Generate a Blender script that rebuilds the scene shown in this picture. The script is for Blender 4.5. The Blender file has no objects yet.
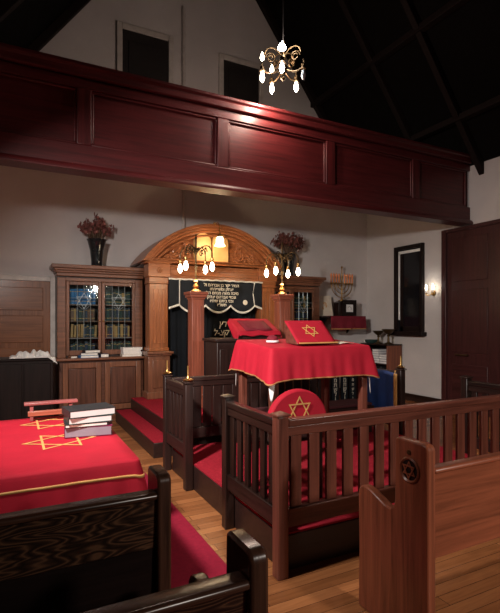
import bpy, bmesh, math, random
from mathutils import Vector, Matrix
R = math.radians
rnd = random.Random(7)
sc = bpy.context.scene
COL = sc.collection
W = {}                                   # world location of every object built

# ------------------------------------------------------------------ materials
def new_mat(name):
    m = bpy.data.materials.new(name); m.use_nodes = True
    nt = m.node_tree; b = nt.nodes['Principled BSDF']
    return m, nt, b
def coords(nt, scale=(1, 1, 1), rand=True):
    tc = nt.nodes.new('ShaderNodeTexCoord'); mp = nt.nodes.new('ShaderNodeMapping')
    mp.inputs['Scale'].default_value = scale
    if rand:
        oi = nt.nodes.new('ShaderNodeObjectInfo'); mu = nt.nodes.new('ShaderNodeVectorMath'); mu.operation = 'SCALE'
        mu.inputs[0].default_value = (3.7, 9.1, 5.3); nt.links.new(oi.outputs['Random'], mu.inputs['Scale'])
        ad = nt.nodes.new('ShaderNodeVectorMath'); ad.operation = 'ADD'
        nt.links.new(tc.outputs['Object'], ad.inputs[0]); nt.links.new(mu.outputs[0], ad.inputs[1])
        nt.links.new(ad.outputs[0], mp.inputs['Vector'])
    else:
        nt.links.new(tc.outputs['Object'], mp.inputs['Vector'])
    return mp.outputs['Vector']
def noise(nt, vec, scale, detail=4, rough=.6, dist=0):
    n = nt.nodes.new('ShaderNodeTexNoise'); nt.links.new(vec, n.inputs['Vector'])
    n.inputs['Scale'].default_value = scale; n.inputs['Detail'].default_value = detail
    n.inputs['Roughness'].default_value = rough; n.inputs['Distortion'].default_value = dist
    return n.outputs['Fac']
def ramp(nt, fac, stops):
    r = nt.nodes.new('ShaderNodeValToRGB'); nt.links.new(fac, r.inputs['Fac'])
    e = r.color_ramp.elements
    while len(e) < len(stops): e.new(.5)
    for q, (p, c) in zip(e, stops): q.position = p; q.color = (*c, 1)
    return r.outputs['Color']
def bump(nt, b, fac, strength, dist=.004):
    n = nt.nodes.new('ShaderNodeBump'); n.inputs['Strength'].default_value = strength; n.inputs['Distance'].default_value = dist
    nt.links.new(fac, n.inputs['Height']); nt.links.new(n.outputs[0], b.inputs['Normal'])
def mulc(c, k): return tuple(min(1, v*k) for v in c)
_wood = {}
WOODS = {  # base colour, roughness, contrast
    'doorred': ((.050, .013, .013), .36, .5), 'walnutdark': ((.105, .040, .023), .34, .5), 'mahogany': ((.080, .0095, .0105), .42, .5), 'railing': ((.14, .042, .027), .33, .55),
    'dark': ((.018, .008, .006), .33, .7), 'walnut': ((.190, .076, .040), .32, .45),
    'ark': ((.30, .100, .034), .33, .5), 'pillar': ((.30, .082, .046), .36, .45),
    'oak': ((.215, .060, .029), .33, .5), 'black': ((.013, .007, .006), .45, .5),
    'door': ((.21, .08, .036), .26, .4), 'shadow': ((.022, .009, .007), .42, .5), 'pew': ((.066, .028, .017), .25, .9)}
def wood(tone, axis):
    k = (tone, axis)
    if k in _wood: return _wood[k]
    c, ro, con = WOODS[tone]
    m, nt, b = new_mat('wood_%s_%s' % (tone, 'xyz'[axis]))
    s = [17, 17, 17]; s[axis] = .8
    v = coords(nt, s)
    n = noise(nt, v, 1.7, 5, .62, .5)
    col = ramp(nt, n, [(.28, mulc(c, 1-con)), (.5, c), (.74, mulc(c, 1+con*.9))])
    nt.links.new(col, b.inputs['Base Color']); b.inputs['Roughness'].default_value = ro
    if tone == 'ebony': b.inputs['Specular IOR Level'].default_value = .18
    s2 = [60, 60, 60]; s2[axis] = 2.5
    f = noise(nt, coords(nt, s2), 1.5, 2)
    bump(nt, b, f, .12, .002)
    _wood[k] = m; return m
def grainy_pew(axis=0):
    m, nt, b = new_mat('wood_flame_grain')
    v = coords(nt, (3.0, 16, 16))
    n = noise(nt, v, 1.0, 2, .4, .25)
    mm = nt.nodes.new('ShaderNodeMath'); mm.operation = 'MULTIPLY'; mm.inputs[1].default_value = 30; nt.links.new(n, mm.inputs[0])
    fr = nt.nodes.new('ShaderNodeMath'); fr.operation = 'PINGPONG'; fr.inputs[1].default_value = 1; nt.links.new(mm.outputs[0], fr.inputs[0])
    col = ramp(nt, fr.outputs[0], [(.1, (.018, .009, .006)), (.6, (.045, .021, .013)), (.95, (.12, .056, .03))])
    nt.links.new(col, b.inputs['Base Color']); b.inputs['Roughness'].default_value = .3
    return m
def plain(name, c, rough=.5, metal=0, var=.15, scale=8, sheen=0, bmp=0, emit=0, spec=None):
    m, nt, b = new_mat(name)
    v = coords(nt); n = noise(nt, v, scale, 4)
    nt.links.new(ramp(nt, n, [(.3, mulc(c, 1-var)), (.7, mulc(c, 1+var))]), b.inputs['Base Color'])
    b.inputs['Roughness'].default_value = rough; b.inputs['Metallic'].default_value = metal
    if sheen:
        b.inputs['Sheen Weight'].default_value = sheen; b.inputs['Sheen Roughness'].default_value = .4; b.inputs['Sheen Tint'].default_value = (*mulc(c, 1.5), 1)
    if spec is not None: b.inputs['Specular IOR Level'].default_value = spec
    if bmp: bump(nt, b, noise(nt, coords(nt), scale*14, 3), bmp, .003)
    if emit:
        b.inputs['Emission Color'].default_value = (*c, 1); b.inputs['Emission Strength'].default_value = emit
    return m
def bulbm(name, c, s):
    m, nt, b = new_mat(name)
    b.inputs['Base Color'].default_value = (*c, 1); b.inputs['Emission Color'].default_value = (*c, 1); b.inputs['Emission Strength'].default_value = s
    m.cycles.emission_sampling = 'NONE'
    return m
def plaster(name, c, rough=.85):
    m, nt, b = new_mat(name)
    v = coords(nt, rand=False)
    n = noise(nt, v, .9, 5, .55)
    nt.links.new(ramp(nt, n, [(.3, mulc(c, .88)), (.7, mulc(c, 1.06))]), b.inputs['Base Color'])
    b.inputs['Roughness'].default_value = rough
    bump(nt, b, noise(nt, v, 30, 4), .15, .004)
    return m
def glassm():
    m, nt, b = new_mat('cabinet_glass')
    tr = nt.nodes.new('ShaderNodeBsdfTransparent'); gl = nt.nodes.new('ShaderNodeBsdfGlossy'); mx = nt.nodes.new('ShaderNodeMixShader')
    tr.inputs['Color'].default_value = (.86, .93, .93, 1); gl.inputs['Roughness'].default_value = .04
    n = noise(nt, coords(nt), 14, 2); bp = nt.nodes.new('ShaderNodeBump'); bp.inputs['Strength'].default_value = .12; bp.inputs['Distance'].default_value = .01
    nt.links.new(n, bp.inputs['Height']); nt.links.new(bp.outputs[0], gl.inputs['Normal'])
    mx.inputs[0].default_value = .035
    nt.links.new(tr.outputs[0], mx.inputs[1]); nt.links.new(gl.outputs[0], mx.inputs[2]); nt.links.new(mx.outputs[0], nt.nodes['Material Output'].inputs['Surface'])
    return m
def floorm():
    m, nt, b = new_mat('floor_boards')
    tc = nt.nodes.new('ShaderNodeTexCoord'); 
    br = nt.nodes.new('ShaderNodeTexBrick'); nt.links.new(tc.outputs['Object'], br.inputs['Vector'])
    br.inputs['Scale'].default_value = 1; br.inputs['Brick Width'].default_value = 1.7; br.inputs['Row Height'].default_value = .085
    br.inputs['Mortar Size'].default_value = .0016; br.inputs['Color1'].default_value = (.30, .112, .040, 1); br.inputs['Color2'].default_value = (.50, .20, .075, 1)
    br.inputs['Mortar'].default_value = (.06, .022, .012, 1); br.inputs['Bias'].default_value = -.1
    mp = nt.nodes.new('ShaderNodeMapping'); mp.inputs['Scale'].default_value = (1.5, 22, 1); nt.links.new(tc.outputs['Object'], mp.inputs['Vector'])
    n = noise(nt, mp.outputs[0], 2, 5, .6, .8)
    mx = nt.nodes.new('ShaderNodeMix'); mx.data_type = 'RGBA'; mx.blend_type = 'MULTIPLY'; mx.inputs['Factor'].default_value = .7
    nt.links.new(br.outputs['Color'], mx.inputs['A']); nt.links.new(ramp(nt, n, [(.3, (.55, .5, .48)), (.7, (1, 1, 1))]), mx.inputs['B'])
    nt.links.new(mx.outputs['Result'], b.inputs['Base Color']); b.inputs['Roughness'].default_value = .27
    return m
M = dict(
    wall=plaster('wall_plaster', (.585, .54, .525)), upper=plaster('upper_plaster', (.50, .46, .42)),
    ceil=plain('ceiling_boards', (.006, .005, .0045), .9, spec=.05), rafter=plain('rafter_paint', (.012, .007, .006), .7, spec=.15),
    floor=floorm(), trimw=plain('painted_casing', (.55, .50, .46), .5), pipe=plain('painted_pipe', (.50, .45, .42), .5),
    velvet=plain('red_velvet', (.40, .011, .027), .75, var=.12, scale=5, sheen=.35, bmp=.1, spec=.2),
    plumred=plain('dark_red_cushion', (.06, .008, .012), .8), maroon=plain('maroon_velvet', (.17, .014, .026), .75, var=.15, scale=5, sheen=.3, bmp=.1, spec=.2),
    carpet=plain('red_carpet', (.30, .014, .026), .95, var=.25, scale=40, bmp=.5, spec=.1),
    runner=plain('runner_carpet', (.27, .014, .035), .95, var=.12, scale=40, bmp=.5, spec=.1),
    black=plain('black_velvet', (.012, .015, .020), .8, sheen=.12, var=.2, spec=.2), navy=plain('dark_velvet', (.007, .009, .012), .85, sheen=.05, spec=.15),
    gold=plain('gold_ribbon', (.62, .33, .10), .6, var=.15), hem=plain('dull_gold_hem', (.34, .14, .05), .7, var=.2), silver=plain('silver_fringe', (.68, .66, .60), .6, bmp=.5, scale=20),
    ivory=plain('ivory_thread', (.80, .74, .60), .7), brass=plain('brass', (.50, .30, .105), .38, 1), bronze=plain('aged_bronze', (.10, .062, .028), .45, .8),
    white=plain('white_linen', (.78, .76, .74), .8, var=.05), paper=plain('paper_pages', (.80, .77, .70), .8, var=.08, scale=30),
    blue=plain('blue_cloth', (.018, .06, .24), .6), bluebk=plain('blue_binding', (.02, .16, .42), .5), dkblue=plain('navy_binding', (.02, .03, .07), .4),
    green=plain('dark_green_binding', (.02, .045, .04), .45), tan=plain('tan_binding', (.46, .24, .09), .5), brownbk=plain('brown_binding', (.17, .07, .04), .45),
    grey=plain('grey_binding', (.28, .25, .30), .5), purple=plain('plum_binding', (.16, .012, .05), .45), blackbk=plain('black_binding', (.02, .02, .022), .4),
    ash=plain('grey_board', (.45, .45, .47), .6), vase=plain('black_glaze', (.012, .014, .016), .12), stem=plain('dry_stems', (.10, .055, .03), .8),
    petal=plain('dried_petals', (.24, .085, .075), .8, var=.5, scale=14), petal2=plain('dried_foliage', (.15, .045, .035), .8, var=.5, scale=14),
    lead=plain('lead_came', (.34, .40, .42), .4, .5), glass=glassm(), dark=plain('night_glass', (.006, .006, .008), .12), cavity=plain('dark_interior', (.012, .008, .007), .8),
    bulb=bulbm('lit_bulb', (1, .86, .62), 22), bulbhot=bulbm('lit_bulb_cool', (.92, .95, 1), 30), shade=bulbm('lamp_glass', (1, .80, .48), 5), dim=bulbm('lit_candle', (1, .45, .18), .8),
    clear=plain('unlit_bulb_glass', (.6, .68, .72), .1), candle=plain('orange_candles', (.75, .26, .10), .5), tablet=plain('gilded_tablet', (.72, .42, .16), .4, var=.1), stone=plain('cream_card', (.60, .52, .42), .7, var=.1),
    iron=plain('black_iron', (.015, .013, .013), .4), pew=grainy_pew(), pink=plain('rose_wood_gloss', (.27, .075, .07), .35))

# ------------------------------------------------------------------ mesh builder
class MB:
    def __init__(s): s.v = []; s.f = []; s.mi = []; s.cur = 0
    def add(s, vs, fs, mi=None):
        o = len(s.v); s.v += [tuple(p) for p in vs]; s.f += [[i+o for i in f] for f in fs]; s.mi += [s.cur if mi is None else mi]*len(fs); return s
    def box(s, x0, x1, y0, y1, z0, z1, mat=None):
        vs = [(x, y, z) for x in (x0, x1) for y in (y0, y1) for z in (z0, z1)]
        if mat: vs = [mat @ Vector(p) for p in vs]
        return s.add(vs, [(0, 1, 3, 2), (4, 6, 7, 5), (0, 4, 5, 1), (2, 3, 7, 6), (0, 2, 6, 4), (1, 5, 7, 3)])
    def prism(s, poly, axis, a0, a1):                  # poly: 2-D outline in the other two axes
        def p3(p, a):
            return {0: (a, p[0], p[1]), 1: (p[0], a, p[1]), 2: (p[0], p[1], a)}[axis]
        n = len(poly); vs = [p3(p, a0) for p in poly]+[p3(p, a1) for p in poly]
        fs = [list(range(n)), list(range(n, 2*n))]+[(i, (i+1) % n, n+(i+1) % n, n+i) for i in range(n)]
        return s.add(vs, fs)
    def ring(s, poly_out, poly_in, axis, a0, a1, closed=True):   # band between two outlines with as many points
        n = len(poly_out)
        def p3(p, a): return {0: (a, p[0], p[1]), 1: (p[0], a, p[1]), 2: (p[0], p[1], a)}[axis]
        vs = [p3(p, a0) for p in poly_out]+[p3(p, a0) for p in poly_in]+[p3(p, a1) for p in poly_out]+[p3(p, a1) for p in poly_in]
        fs = []
        for i in range(n if closed else n-1):
            j = (i+1) % n
            fs += [(i, j, n+j, n+i), (2*n+i, 3*n+i, 3*n+j, 2*n+j), (i, 2*n+i, 2*n+j, j), (n+i, n+j, 3*n+j, 3*n+i)]
        if not closed: fs += [(0, n, 3*n, 2*n), (n-1, 3*n-1, 4*n-1, 2*n-1)]
        return s.add(vs, fs)
    def lathe(s, prof, c, n=16, mat=None):             # prof: (radius, z)
        vs = []; fs = []
        for r, z in prof:
            for i in range(n):
                a = 2*math.pi*i/n; p = Vector((r*math.cos(a), r*math.sin(a), z))
                if mat: p = mat @ p
                vs.append(p+Vector(c))
        for k in range(len(prof)-1):
            for i in range(n):
                j = (i+1) % n; fs.append((k*n+i, k*n+j, (k+1)*n+j, (k+1)*n+i))
        fs.append(list(range(n))); fs.append([(len(prof)-1)*n+i for i in range(n)])
        return s.add(vs, fs)
    def tube(s, pts, r, n=8):
        pts = [Vector(p) for p in pts]; vs = []; fs = []; m = len(pts)
        up = Vector((0, 0, 1))
        for k, p in enumerate(pts):
            t = (pts[min(k+1, m-1)]-pts[max(k-1, 0)]).normalized()
            a = t.cross(up)
            if a.length < .05: a = t.cross(Vector((1, 0, 0)))
            a.normalize(); b = t.cross(a)
            rr = r(k/(m-1)) if callable(r) else r
            for i in range(n):
                g = 2*math.pi*i/n; vs.append(p+a*math.cos(g)*rr+b*math.sin(g)*rr)
        for k in range(m-1):
            for i in range(n):
                j = (i+1) % n; fs.append((k*n+i, k*n+j, (k+1)*n+j, (k+1)*n+i))
        fs += [list(range(n)), [(m-1)*n+i for i in range(n)]]
        return s.add(vs, fs)
    def ball(s, c, r, n=10, sc_=(1, 1, 1), mat=None):
        vs = []; fs = []; h = n//2+1
        for k in range(h+1):
            t = math.pi*k/h
            for i in range(n):
                a = 2*math.pi*i/n
                p = Vector((math.sin(t)*math.cos(a)*sc_[0], math.sin(t)*math.sin(a)*sc_[1], math.cos(t)*sc_[2]))*r
                if mat: p = mat @ p
                vs.append(p+Vector(c))
        for k in range(h):
            for i in range(n):
                j = (i+1) % n; fs.append((k*n+i, k*n+j, (k+1)*n+j, (k+1)*n+i))
        return s.add(vs, fs)
    def grid(s, f, nu, nv):
        vs = [f(i/nu, j/nv) for j in range(nv+1) for i in range(nu+1)]; w = nu+1
        return s.add(vs, [(j*w+i, j*w+i+1, (j+1)*w+i+1, (j+1)*w+i) for j in range(nv) for i in range(nu)])
    def star(s, c, u, v, rad, w, lift=.0, th=.002, a0=90):       # outline of a six-pointed star of ribbon
        c, u, v = Vector(c), Vector(u).normalized(), Vector(v).normalized(); nn = u.cross(v).normalized()
        for q in (0, 1):
            P = [c+u*rad*math.cos(R(a0+60*q+120*i))+v*rad*math.sin(R(a0+60*q+120*i)) for i in range(3)]
            I = [c+(p-c)*(1-2*w/rad) for p in P]
            b = nn*(lift+th*q); vs = [p+b for p in P]+[p+b for p in I]+[p+b+nn*th for p in P]+[p+b+nn*th for p in I]
            fs = []
            for i in range(3):
                j = (i+1) % 3
                fs += [(i, j, 3+j, 3+i), (6+i, 9+i, 9+j, 6+j), (i, 6+i, 6+j, j), (3+i, 3+j, 9+j, 9+i)]
            s.add(vs, fs)
        return s
    def build(s, name, mat, parent=None, bevel=0, smooth=35, solid=0, sub=0):
        lo = [min(p[i] for p in s.v) for i in range(3)]; hi = [max(p[i] for p in s.v) for i in range(3)]
        c = Vector([(a+b)/2 for a, b in zip(lo, hi)])
        me = bpy.data.meshes.new(name)
        me.from_pydata([Vector(p)-c for p in s.v], [], s.f)
        bm = bmesh.new(); bm.from_mesh(me); bmesh.ops.recalc_face_normals(bm, faces=bm.faces[:]); bm.to_mesh(me); bm.free()
        d = [b-a for a, b in zip(lo, hi)]; ax = d.index(max(d))
        for q in (mat if isinstance(mat, (list, tuple)) else [mat]):
            me.materials.append(wood(q, ax) if isinstance(q, str) and q in WOODS and q != 'pew' and q != 'black_' else (M[q] if isinstance(q, str) else q))
        if any(s.mi): me.polygons.foreach_set('material_index', s.mi)
        if smooth:
            me.polygons.foreach_set('use_smooth', [True]*len(me.polygons)); me.set_sharp_from_angle(angle=R(smooth))
        o = bpy.data.objects.new(name, me); COL.objects.link(o)
        W[o] = c
        if parent: o.parent = parent; o.location = c-W[parent]
        else: o.location = c
        if solid:
            q = o.modifiers.new('thickness', 'SOLIDIFY'); q.thickness = solid; q.offset = 0
        if bevel:
            q = o.modifiers.new('edges', 'BEVEL'); q.width = bevel; q.segments = 2; q.limit_method = 'ANGLE'; q.angle_limit = R(40)
        return o
# 'black' wood and the velvet share a key: woods are asked for as 'ebony'
WOODS['ebony'] = WOODS.pop('black'); M['pewgrain'] = M.pop('pew'); WOODS['pewwood'] = WOODS.pop('pew'); WOODS['darkwood'] = WOODS.pop('dark'); WOODS['doorwood'] = WOODS.pop('door')

def tag(o, label, cat, group=None, kind=None):
    o['label'] = label; o['category'] = cat
    if group: o['group'] = group
    if kind: o['kind'] = kind
    return o
def thing(name, label, cat, loc, group=None):
    o = bpy.data.objects.new(name, None); COL.objects.link(o); o.location = loc; o.empty_display_size = .1
    W[o] = Vector(loc); return tag(o, label, cat, group)
def struct(o): o['kind'] = 'structure'; return o
def copy_tree(o, delta, parent=None):
    c = o.copy(); COL.objects.link(c)
    if parent: c.parent = parent
    else: c.location = o.location+Vector(delta)
    W[c] = W[o]+Vector(delta)
    for ch in list(o.children): copy_tree(ch, delta, c)
    return c
def B(*a, mat=None): return MB().box(*a, mat=mat)
def arc(cx, cz, r, a0, a1, n): return [(cx+r*math.cos(R(a0+(a1-a0)*i/n)), cz+r*math.sin(R(a0+(a1-a0)*i/n))) for i in range(n+1)]
def text_obj(name, body, size, loc, mat, parent, shear=0, rot=(R(90), 0, 0), extrude=.0015, align='CENTER'):
    cu = bpy.data.curves.new(name, 'FONT'); cu.body = body; cu.size = size; cu.align_x = align; cu.extrude = extrude; cu.shear = shear; cu.offset = size*.012
    t = bpy.data.objects.new('tmp_text', cu); COL.objects.link(t)
    dg = bpy.context.evaluated_depsgraph_get(); me = bpy.data.meshes.new_from_object(t.evaluated_get(dg))
    bpy.data.objects.remove(t)
    o = bpy.data.objects.new(name, me); COL.objects.link(o)
    me.materials.clear(); me.materials.append(M[mat])
    W[o] = Vector(loc); o.location = Vector(loc)-(W[parent] if parent else Vector()); o.rotation_euler = rot
    if parent: o.parent = parent
    return o
def heb(s): return s[::-1]

# ------------------------------------------------------------------ the room
XL, XR, YF, YB, ZE = -.9, 6.73, -6.0, 7.75, 4.1
AX, AZ, SL = 2.92, 9.15, 1.34                       # ridge
struct(B(XL-.1, XR+.1, YF-.1, YB+.1, -.12, 0).build('floor', 'floor', smooth=0))
gable = [(XL, 0), (XR, 0), (XR, AZ-SL*(XR-AX)), (AX, AZ), (XL, AZ-SL*(AX-XL))]
def gable_wall(name, y0, y1): struct(MB().prism(gable, 1, y0, y1).build(name, 'wall', smooth=0))
gable_wall('wall_back', YB, YB+.12); gable_wall('wall_front', YF-.12, YF)
struct(B(XR, XR+.12, YF, YB, 0, 4.2).build('wall_right', 'wall', smooth=0))
struct(B(XL-.12, XL, YF, YB, 0, 4.2).build('wall_left', 'wall', smooth=0))
t = .1
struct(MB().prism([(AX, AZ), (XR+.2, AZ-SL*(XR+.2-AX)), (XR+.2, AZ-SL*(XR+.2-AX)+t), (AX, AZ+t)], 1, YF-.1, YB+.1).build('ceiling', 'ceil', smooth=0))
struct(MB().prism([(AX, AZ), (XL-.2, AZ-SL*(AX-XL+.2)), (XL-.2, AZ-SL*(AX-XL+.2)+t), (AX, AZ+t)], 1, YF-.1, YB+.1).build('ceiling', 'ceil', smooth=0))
struct(B(XR-.03, XR, YF, YB, 0, .13).build('baseboard_right', 'darkwood'))
struct(B(XL, XR, YB-.03, YB, 0, .13).build('baseboard_back', 'darkwood'))
# rafters under both slopes
def rafter(y, sgn, w=.05, dp=.12):
    xe = XR if sgn > 0 else XL
    z = lambda x: AZ-SL*abs(x-AX)
    d = dp*math.hypot(1, SL)
    return MB().prism([(AX, z(AX)), (xe, z(xe)), (xe, z(xe)-d), (AX, z(AX)-d)], 1, y-w, y+w)
k = 0
for y in (7.66, 6.0, 5.02, 3.2, 1.6, -.2):
    for sg in (1, -1):
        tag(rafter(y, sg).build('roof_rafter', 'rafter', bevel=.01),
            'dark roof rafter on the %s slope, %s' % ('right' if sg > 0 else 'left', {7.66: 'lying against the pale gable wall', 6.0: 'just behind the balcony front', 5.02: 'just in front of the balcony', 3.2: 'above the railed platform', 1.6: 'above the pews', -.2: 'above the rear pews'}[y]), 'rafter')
for px in (5.35, 6.2):
    z0 = AZ-SL*(px-AX)
    tag(B(px-.06, px+.06, YF, YB, z0-.16, z0-.06).build('roof_purlin', 'rafter', bevel=.01), 'long dark roof purlin along the right slope, %s' % ('upper one' if px < 6 else 'lower one near the eaves'), 'purlin')
# pipe on the back wall
tag(MB().tube([(2.65, YB-.035, 2.9), (2.65, YB-.035, 6.9)], .03, 10).build('wall_pipe', 'pipe'), 'thin pale painted pipe running up the back wall behind the balcony', 'pipe')

# the doors of the gallery, dark, with pale casings
for n, (x0, x1, z1) in ((3, (1.61, 2.38, 6.25)), (4, (3.40, 4.12, 6.2))):
    d = struct(B(x0, x1, YB-.02, YB, 3.96, z1).build('door_%d' % n, 'cavity'))
    for k in range(3): B(x0+.1, x1-.1, YB-.035, YB-.021, 4.1+k*.7, 4.68+k*.7).build('door_panel', 'cavity', d, bevel=.008)
    c = MB(); c.box(x0-.09, x0, YB-.05, YB, 3.96, z1+.09); c.box(x1, x1+.09, YB-.05, YB, 3.96, z1+.09); c.box(x0, x1, YB-.05, YB, z1, z1+.09)
    c.build('door_casing', 'trimw', d, bevel=.008)
# door at the left of the bookcase
d = struct(B(-.33, .53, YB-.03, YB, .0, 2.1).build('door_1', 'doorwood'))
for z0, z1 in ((.15, .62), (.7, 1.1), (1.18, 1.58), (1.66, 2.0)): B(-.22, .43, YB-.045, YB-.03, z0, z1).build('door_panel', 'doorwood', d, bevel=.012)
c = MB(); c.box(.53, .60, YB-.055, YB, 0, 2.17); c.box(-.40, -.33, YB-.055, YB, 0, 2.17); c.box(-.33, .53, YB-.055, YB, 2.1, 2.17); c.build('door_casing', 'trimw', d, bevel=.006)
MB().ball((-.25, YB-.07, 1.0), .03).build('door_knob', 'brass', d)

# window in the right wall
y0, y1, z0, z1 = 6.18, 6.89, 1.30, 2.93
w = struct(B(XR-.012, XR-.004, y0+.05, y1-.05, z0, z1-.05).build('window_1', 'dark', smooth=0))
c = MB(); c.box(XR-.07, XR, y1-.07, y1, z0, z1); c.box(XR-.07, XR, y0, y0+.05, z0, z1); c.box(XR-.07, XR, y0+.05, y1-.07, z1-.07, z1)
c.build('window_frame', 'ebony', w, bevel=.006)
c = MB(); c.box(XR-.03, XR-.012, y1-.125, y1-.085, z0+.22, z1-.12); c.box(XR-.03, XR-.012, y0+.06, y1-.085, z1-.14, z1-.09); c.build('inner_stop', 'white', w)
c = MB(); c.box(XR-.028, XR-.012, y1-.2, y1-.13, z0, z1-.15); c.box(XR-.028, XR-.012, y0+.05, y0+.1, z0, z1-.15); c.box(XR-.028, XR-.012, y0+.05, y1-.13, z0, z0+.1); c.build('sash', 'ebony', w)
B(XR-.14, XR, y0-.05, y1+.05, z0-.075, z0).build('window_sill', 'ebony', w, bevel=.01)
# tall panelled doors further along the right wall
d = struct(B(XR-.06, XR, 2.9, 5.63, 0, 3.0).build('door_2', 'doorred'))
for i in range(3):
    ya = 5.58-i*.93
    for za, zb in ((.15, .78), (.98, 2.02), (2.16, 2.88)):
        B(XR-.075, XR-.061, ya-.72, ya-.05, za, zb).build('door_panel', 'doorred', d, bevel=.015)
c = MB(); c.box(XR-.10, XR, 5.63, 5.73, 0, 3.06); c.box(XR-.10, XR, 2.85, 5.63, 3.0, 3.06); c.build('door_casing', 'doorred', d, bevel=.008)
B(XR-.12, XR-.076, 5.2, 5.45, .93, .95).build('door_pull', 'bronze', d, bevel=.005)

# ------------------------------------------------------------------ balcony front
YP = 5.2; Z0, Z1 = 3.08, 4.20
bal = thing('balcony_front', 'long dark mahogany panelled balcony front crossing the room', 'balcony', (AX, YP+.1, Z0))
B(XL, XR, YP+.09, YP+.16, Z0+.03, Z1-.05).build('back_board', 'mahogany', bal)
stiles = [.69, 2.30, 3.91, 5.52]
for x in stiles: B(x-.075, x+.075, YP+.03, YP+.088, Z0+.29, Z1-.235).build('stile', 'mahogany', bal, bevel=.008)
B(XL, XR, YP+.028, YP+.088, Z0+.05, Z0+.29).build('bottom_rail', 'mahogany', bal, bevel=.008)
B(XL, XR, YP+.028, YP+.088, Z1-.235, Z1-.13).build('top_rail', 'mahogany', bal, bevel=.008)
ed = [XL]+stiles+[XR]
for a, b in zip(ed[:-1], ed[1:]):
    x0, x1 = a+.075, b-.075
    if x1-x0 < .15: continue
    p = B(x0+.0, x1-.0, YP+.07, YP+.089, Z0+.29, Z1-.235).build('panel', 'mahogany', bal)
    c = MB(); za, zb = Z0+.29, Z1-.235; m_ = .028
    c.box(x0, x1, YP+.045, YP+.069, za, za+m_); c.box(x0, x1, YP+.045, YP+.069, zb-m_, zb); c.box(x0, x0+m_, YP+.045, YP+.069, za+m_, zb-m_); c.box(x1-m_, x1, YP+.045, YP+.069, za+m_, zb-m_)
    c.build('panel_molding', 'mahogany', p, bevel=.009)
MB().prism([(YP-.06, Z1), (YP+.24, Z1), (YP+.24, Z1-.035), (YP+.02, Z1-.05), (YP+.02, Z1-.13), (YP-.02, Z1-.12), (YP-.03, Z1-.05), (YP-.06, Z1-.035)], 0, XL, XR).build('cap_rail', 'mahogany', bal, bevel=.006)
MB().prism([(YP-.03, Z0), (YP+.2, Z0), (YP+.2, Z0+.05), (YP+.028, Z0+.05), (YP+.01, Z0+.075), (YP-.01, Z0+.06), (YP-.03, Z0+.03)], 0, XL, XR).build('base_molding', 'mahogany', bal, bevel=.005)
struct(B(XL, XR, YP+.17, YB, 3.84, 3.95).build('trim_1', 'wall', smooth=0))      # gallery floor slab

# ------------------------------------------------------------------ lamp things
def pend_bulb(c, r=.032): return MB().lathe([(.008, .06), (.016, .05), (r*.8, .02), (r, -.008), (r*.85, -.034), (r*.45, -.056), (.004, -.064)], c, 12)
def up_bulb(c, r=.024): return MB().lathe([(.01, -.03), (r, -.01), (r*.95, .015), (r*.5, .045), (.003, .07)], c, 12)
def bez(p0, p1, p2, p3, n=10):
    P = [Vector(p) for p in (p0, p1, p2, p3)]
    return [(1-t)**3*P[0]+3*t*(1-t)**2*P[1]+3*t*t*(1-t)*P[2]+t**3*P[3] for t in [i/n for i in range(n+1)]]
def candelabrum(x, y, z, label):
    o = thing('candelabrum', label, 'lamp', (x, y, z), 'electric candelabra on the square pillars')
    MB().lathe([(.07, 0), (.072, .012), (.05, .03), (.03, .05), (.045, .075), (.03, .1), (.022, .12), (.034, .14), (.014, .16)], (x, y, z), 16).build('base', 'brass', o)
    MB().lathe([(.011, .15), (.013, .3), (.022, .33), (.012, .36), (.012, .52), (.026, .56), (.012, .59), (.011, .70), (.02, .72), (.012, .75), (.003, .785)], (x, y, z), 12).build('stem', 'bronze', o)
    for k in range(4):
        a = R(-142+90*k); u = Vector((math.cos(a), math.sin(a), 0)); c = Vector((x, y, z))
        pts = bez(c+Vector((0, 0, .5)), c+u*.10+Vector((0, 0, .66)), c+u*.27+Vector((0, 0, .66)), c+u*.25+Vector((0, 0, .43)))
        arm = MB().tube(pts, .008, 6)
        sp = [c+u*(.13+.045*math.cos(R(g))*(1-g/700))+Vector((0, 0, .53+.045*math.sin(R(g))*(1-g/700))) for g in range(0, 500, 25)]
        arm.tube(sp, .006, 6)
        for q in range(3): arm.ball(c+u*(.05+.05*q)+Vector((0, 0, .585+.012*math.sin(q*2))), .017, 8, (1, .6, 1))
        ob = arm.build('arm', 'bronze', o)
        MB().lathe([(.006, .06), (.022, .055), (.02, .01), (.024, 0)], c+u*.25+Vector((0, 0, .385)), 10).build('socket', 'brass', ob)
        pend_bulb(c+u*.25+Vector((0, 0, .33))).build('bulb', 'bulb', ob)
    return o
def pillar(x, y, label):
    o = thing('square_pillar', label, 'pillar', (x, y, .34), 'pillars flanking the ark steps')
    h = .085
    B(x-h, x+h, y-h, y+h, .52, 1.79).build('shaft', 'pillar', o, bevel=.006)
    c = MB()
    for q in (-.045, 0, .045): c.box(x+q-.012, x+q+.012, y-h-.004, y-h-.0005, .62, 1.70)
    c.build('flutes', 'pillar', o, bevel=.003)
    MB().box(x-h-.03, x+h+.03, y-h-.03, y+h+.03, .34, .48).box(x-h-.015, x+h+.015, y-h-.015, y+h+.015, .48, .52).build('plinth', 'pillar', o, bevel=.006)
    MB().box(x-h-.012, x+h+.012, y-h-.012, y+h+.012, 1.79, 1.815).box(x-h-.03, x+h+.03, y-h-.03, y+h+.03, 1.815, 1.85).box(x-h-.045, x+h+.045, y-h-.045, y+h+.045, 1.85, 1.89).build('capital', 'pillar', o, bevel=.006)
    return o
pillar(2.216, 5.95, 'red-brown square pillar standing left of the ark curtain text')
pillar(3.563, 5.95, 'red-brown square pillar standing behind the star-covered book rest')
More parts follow.
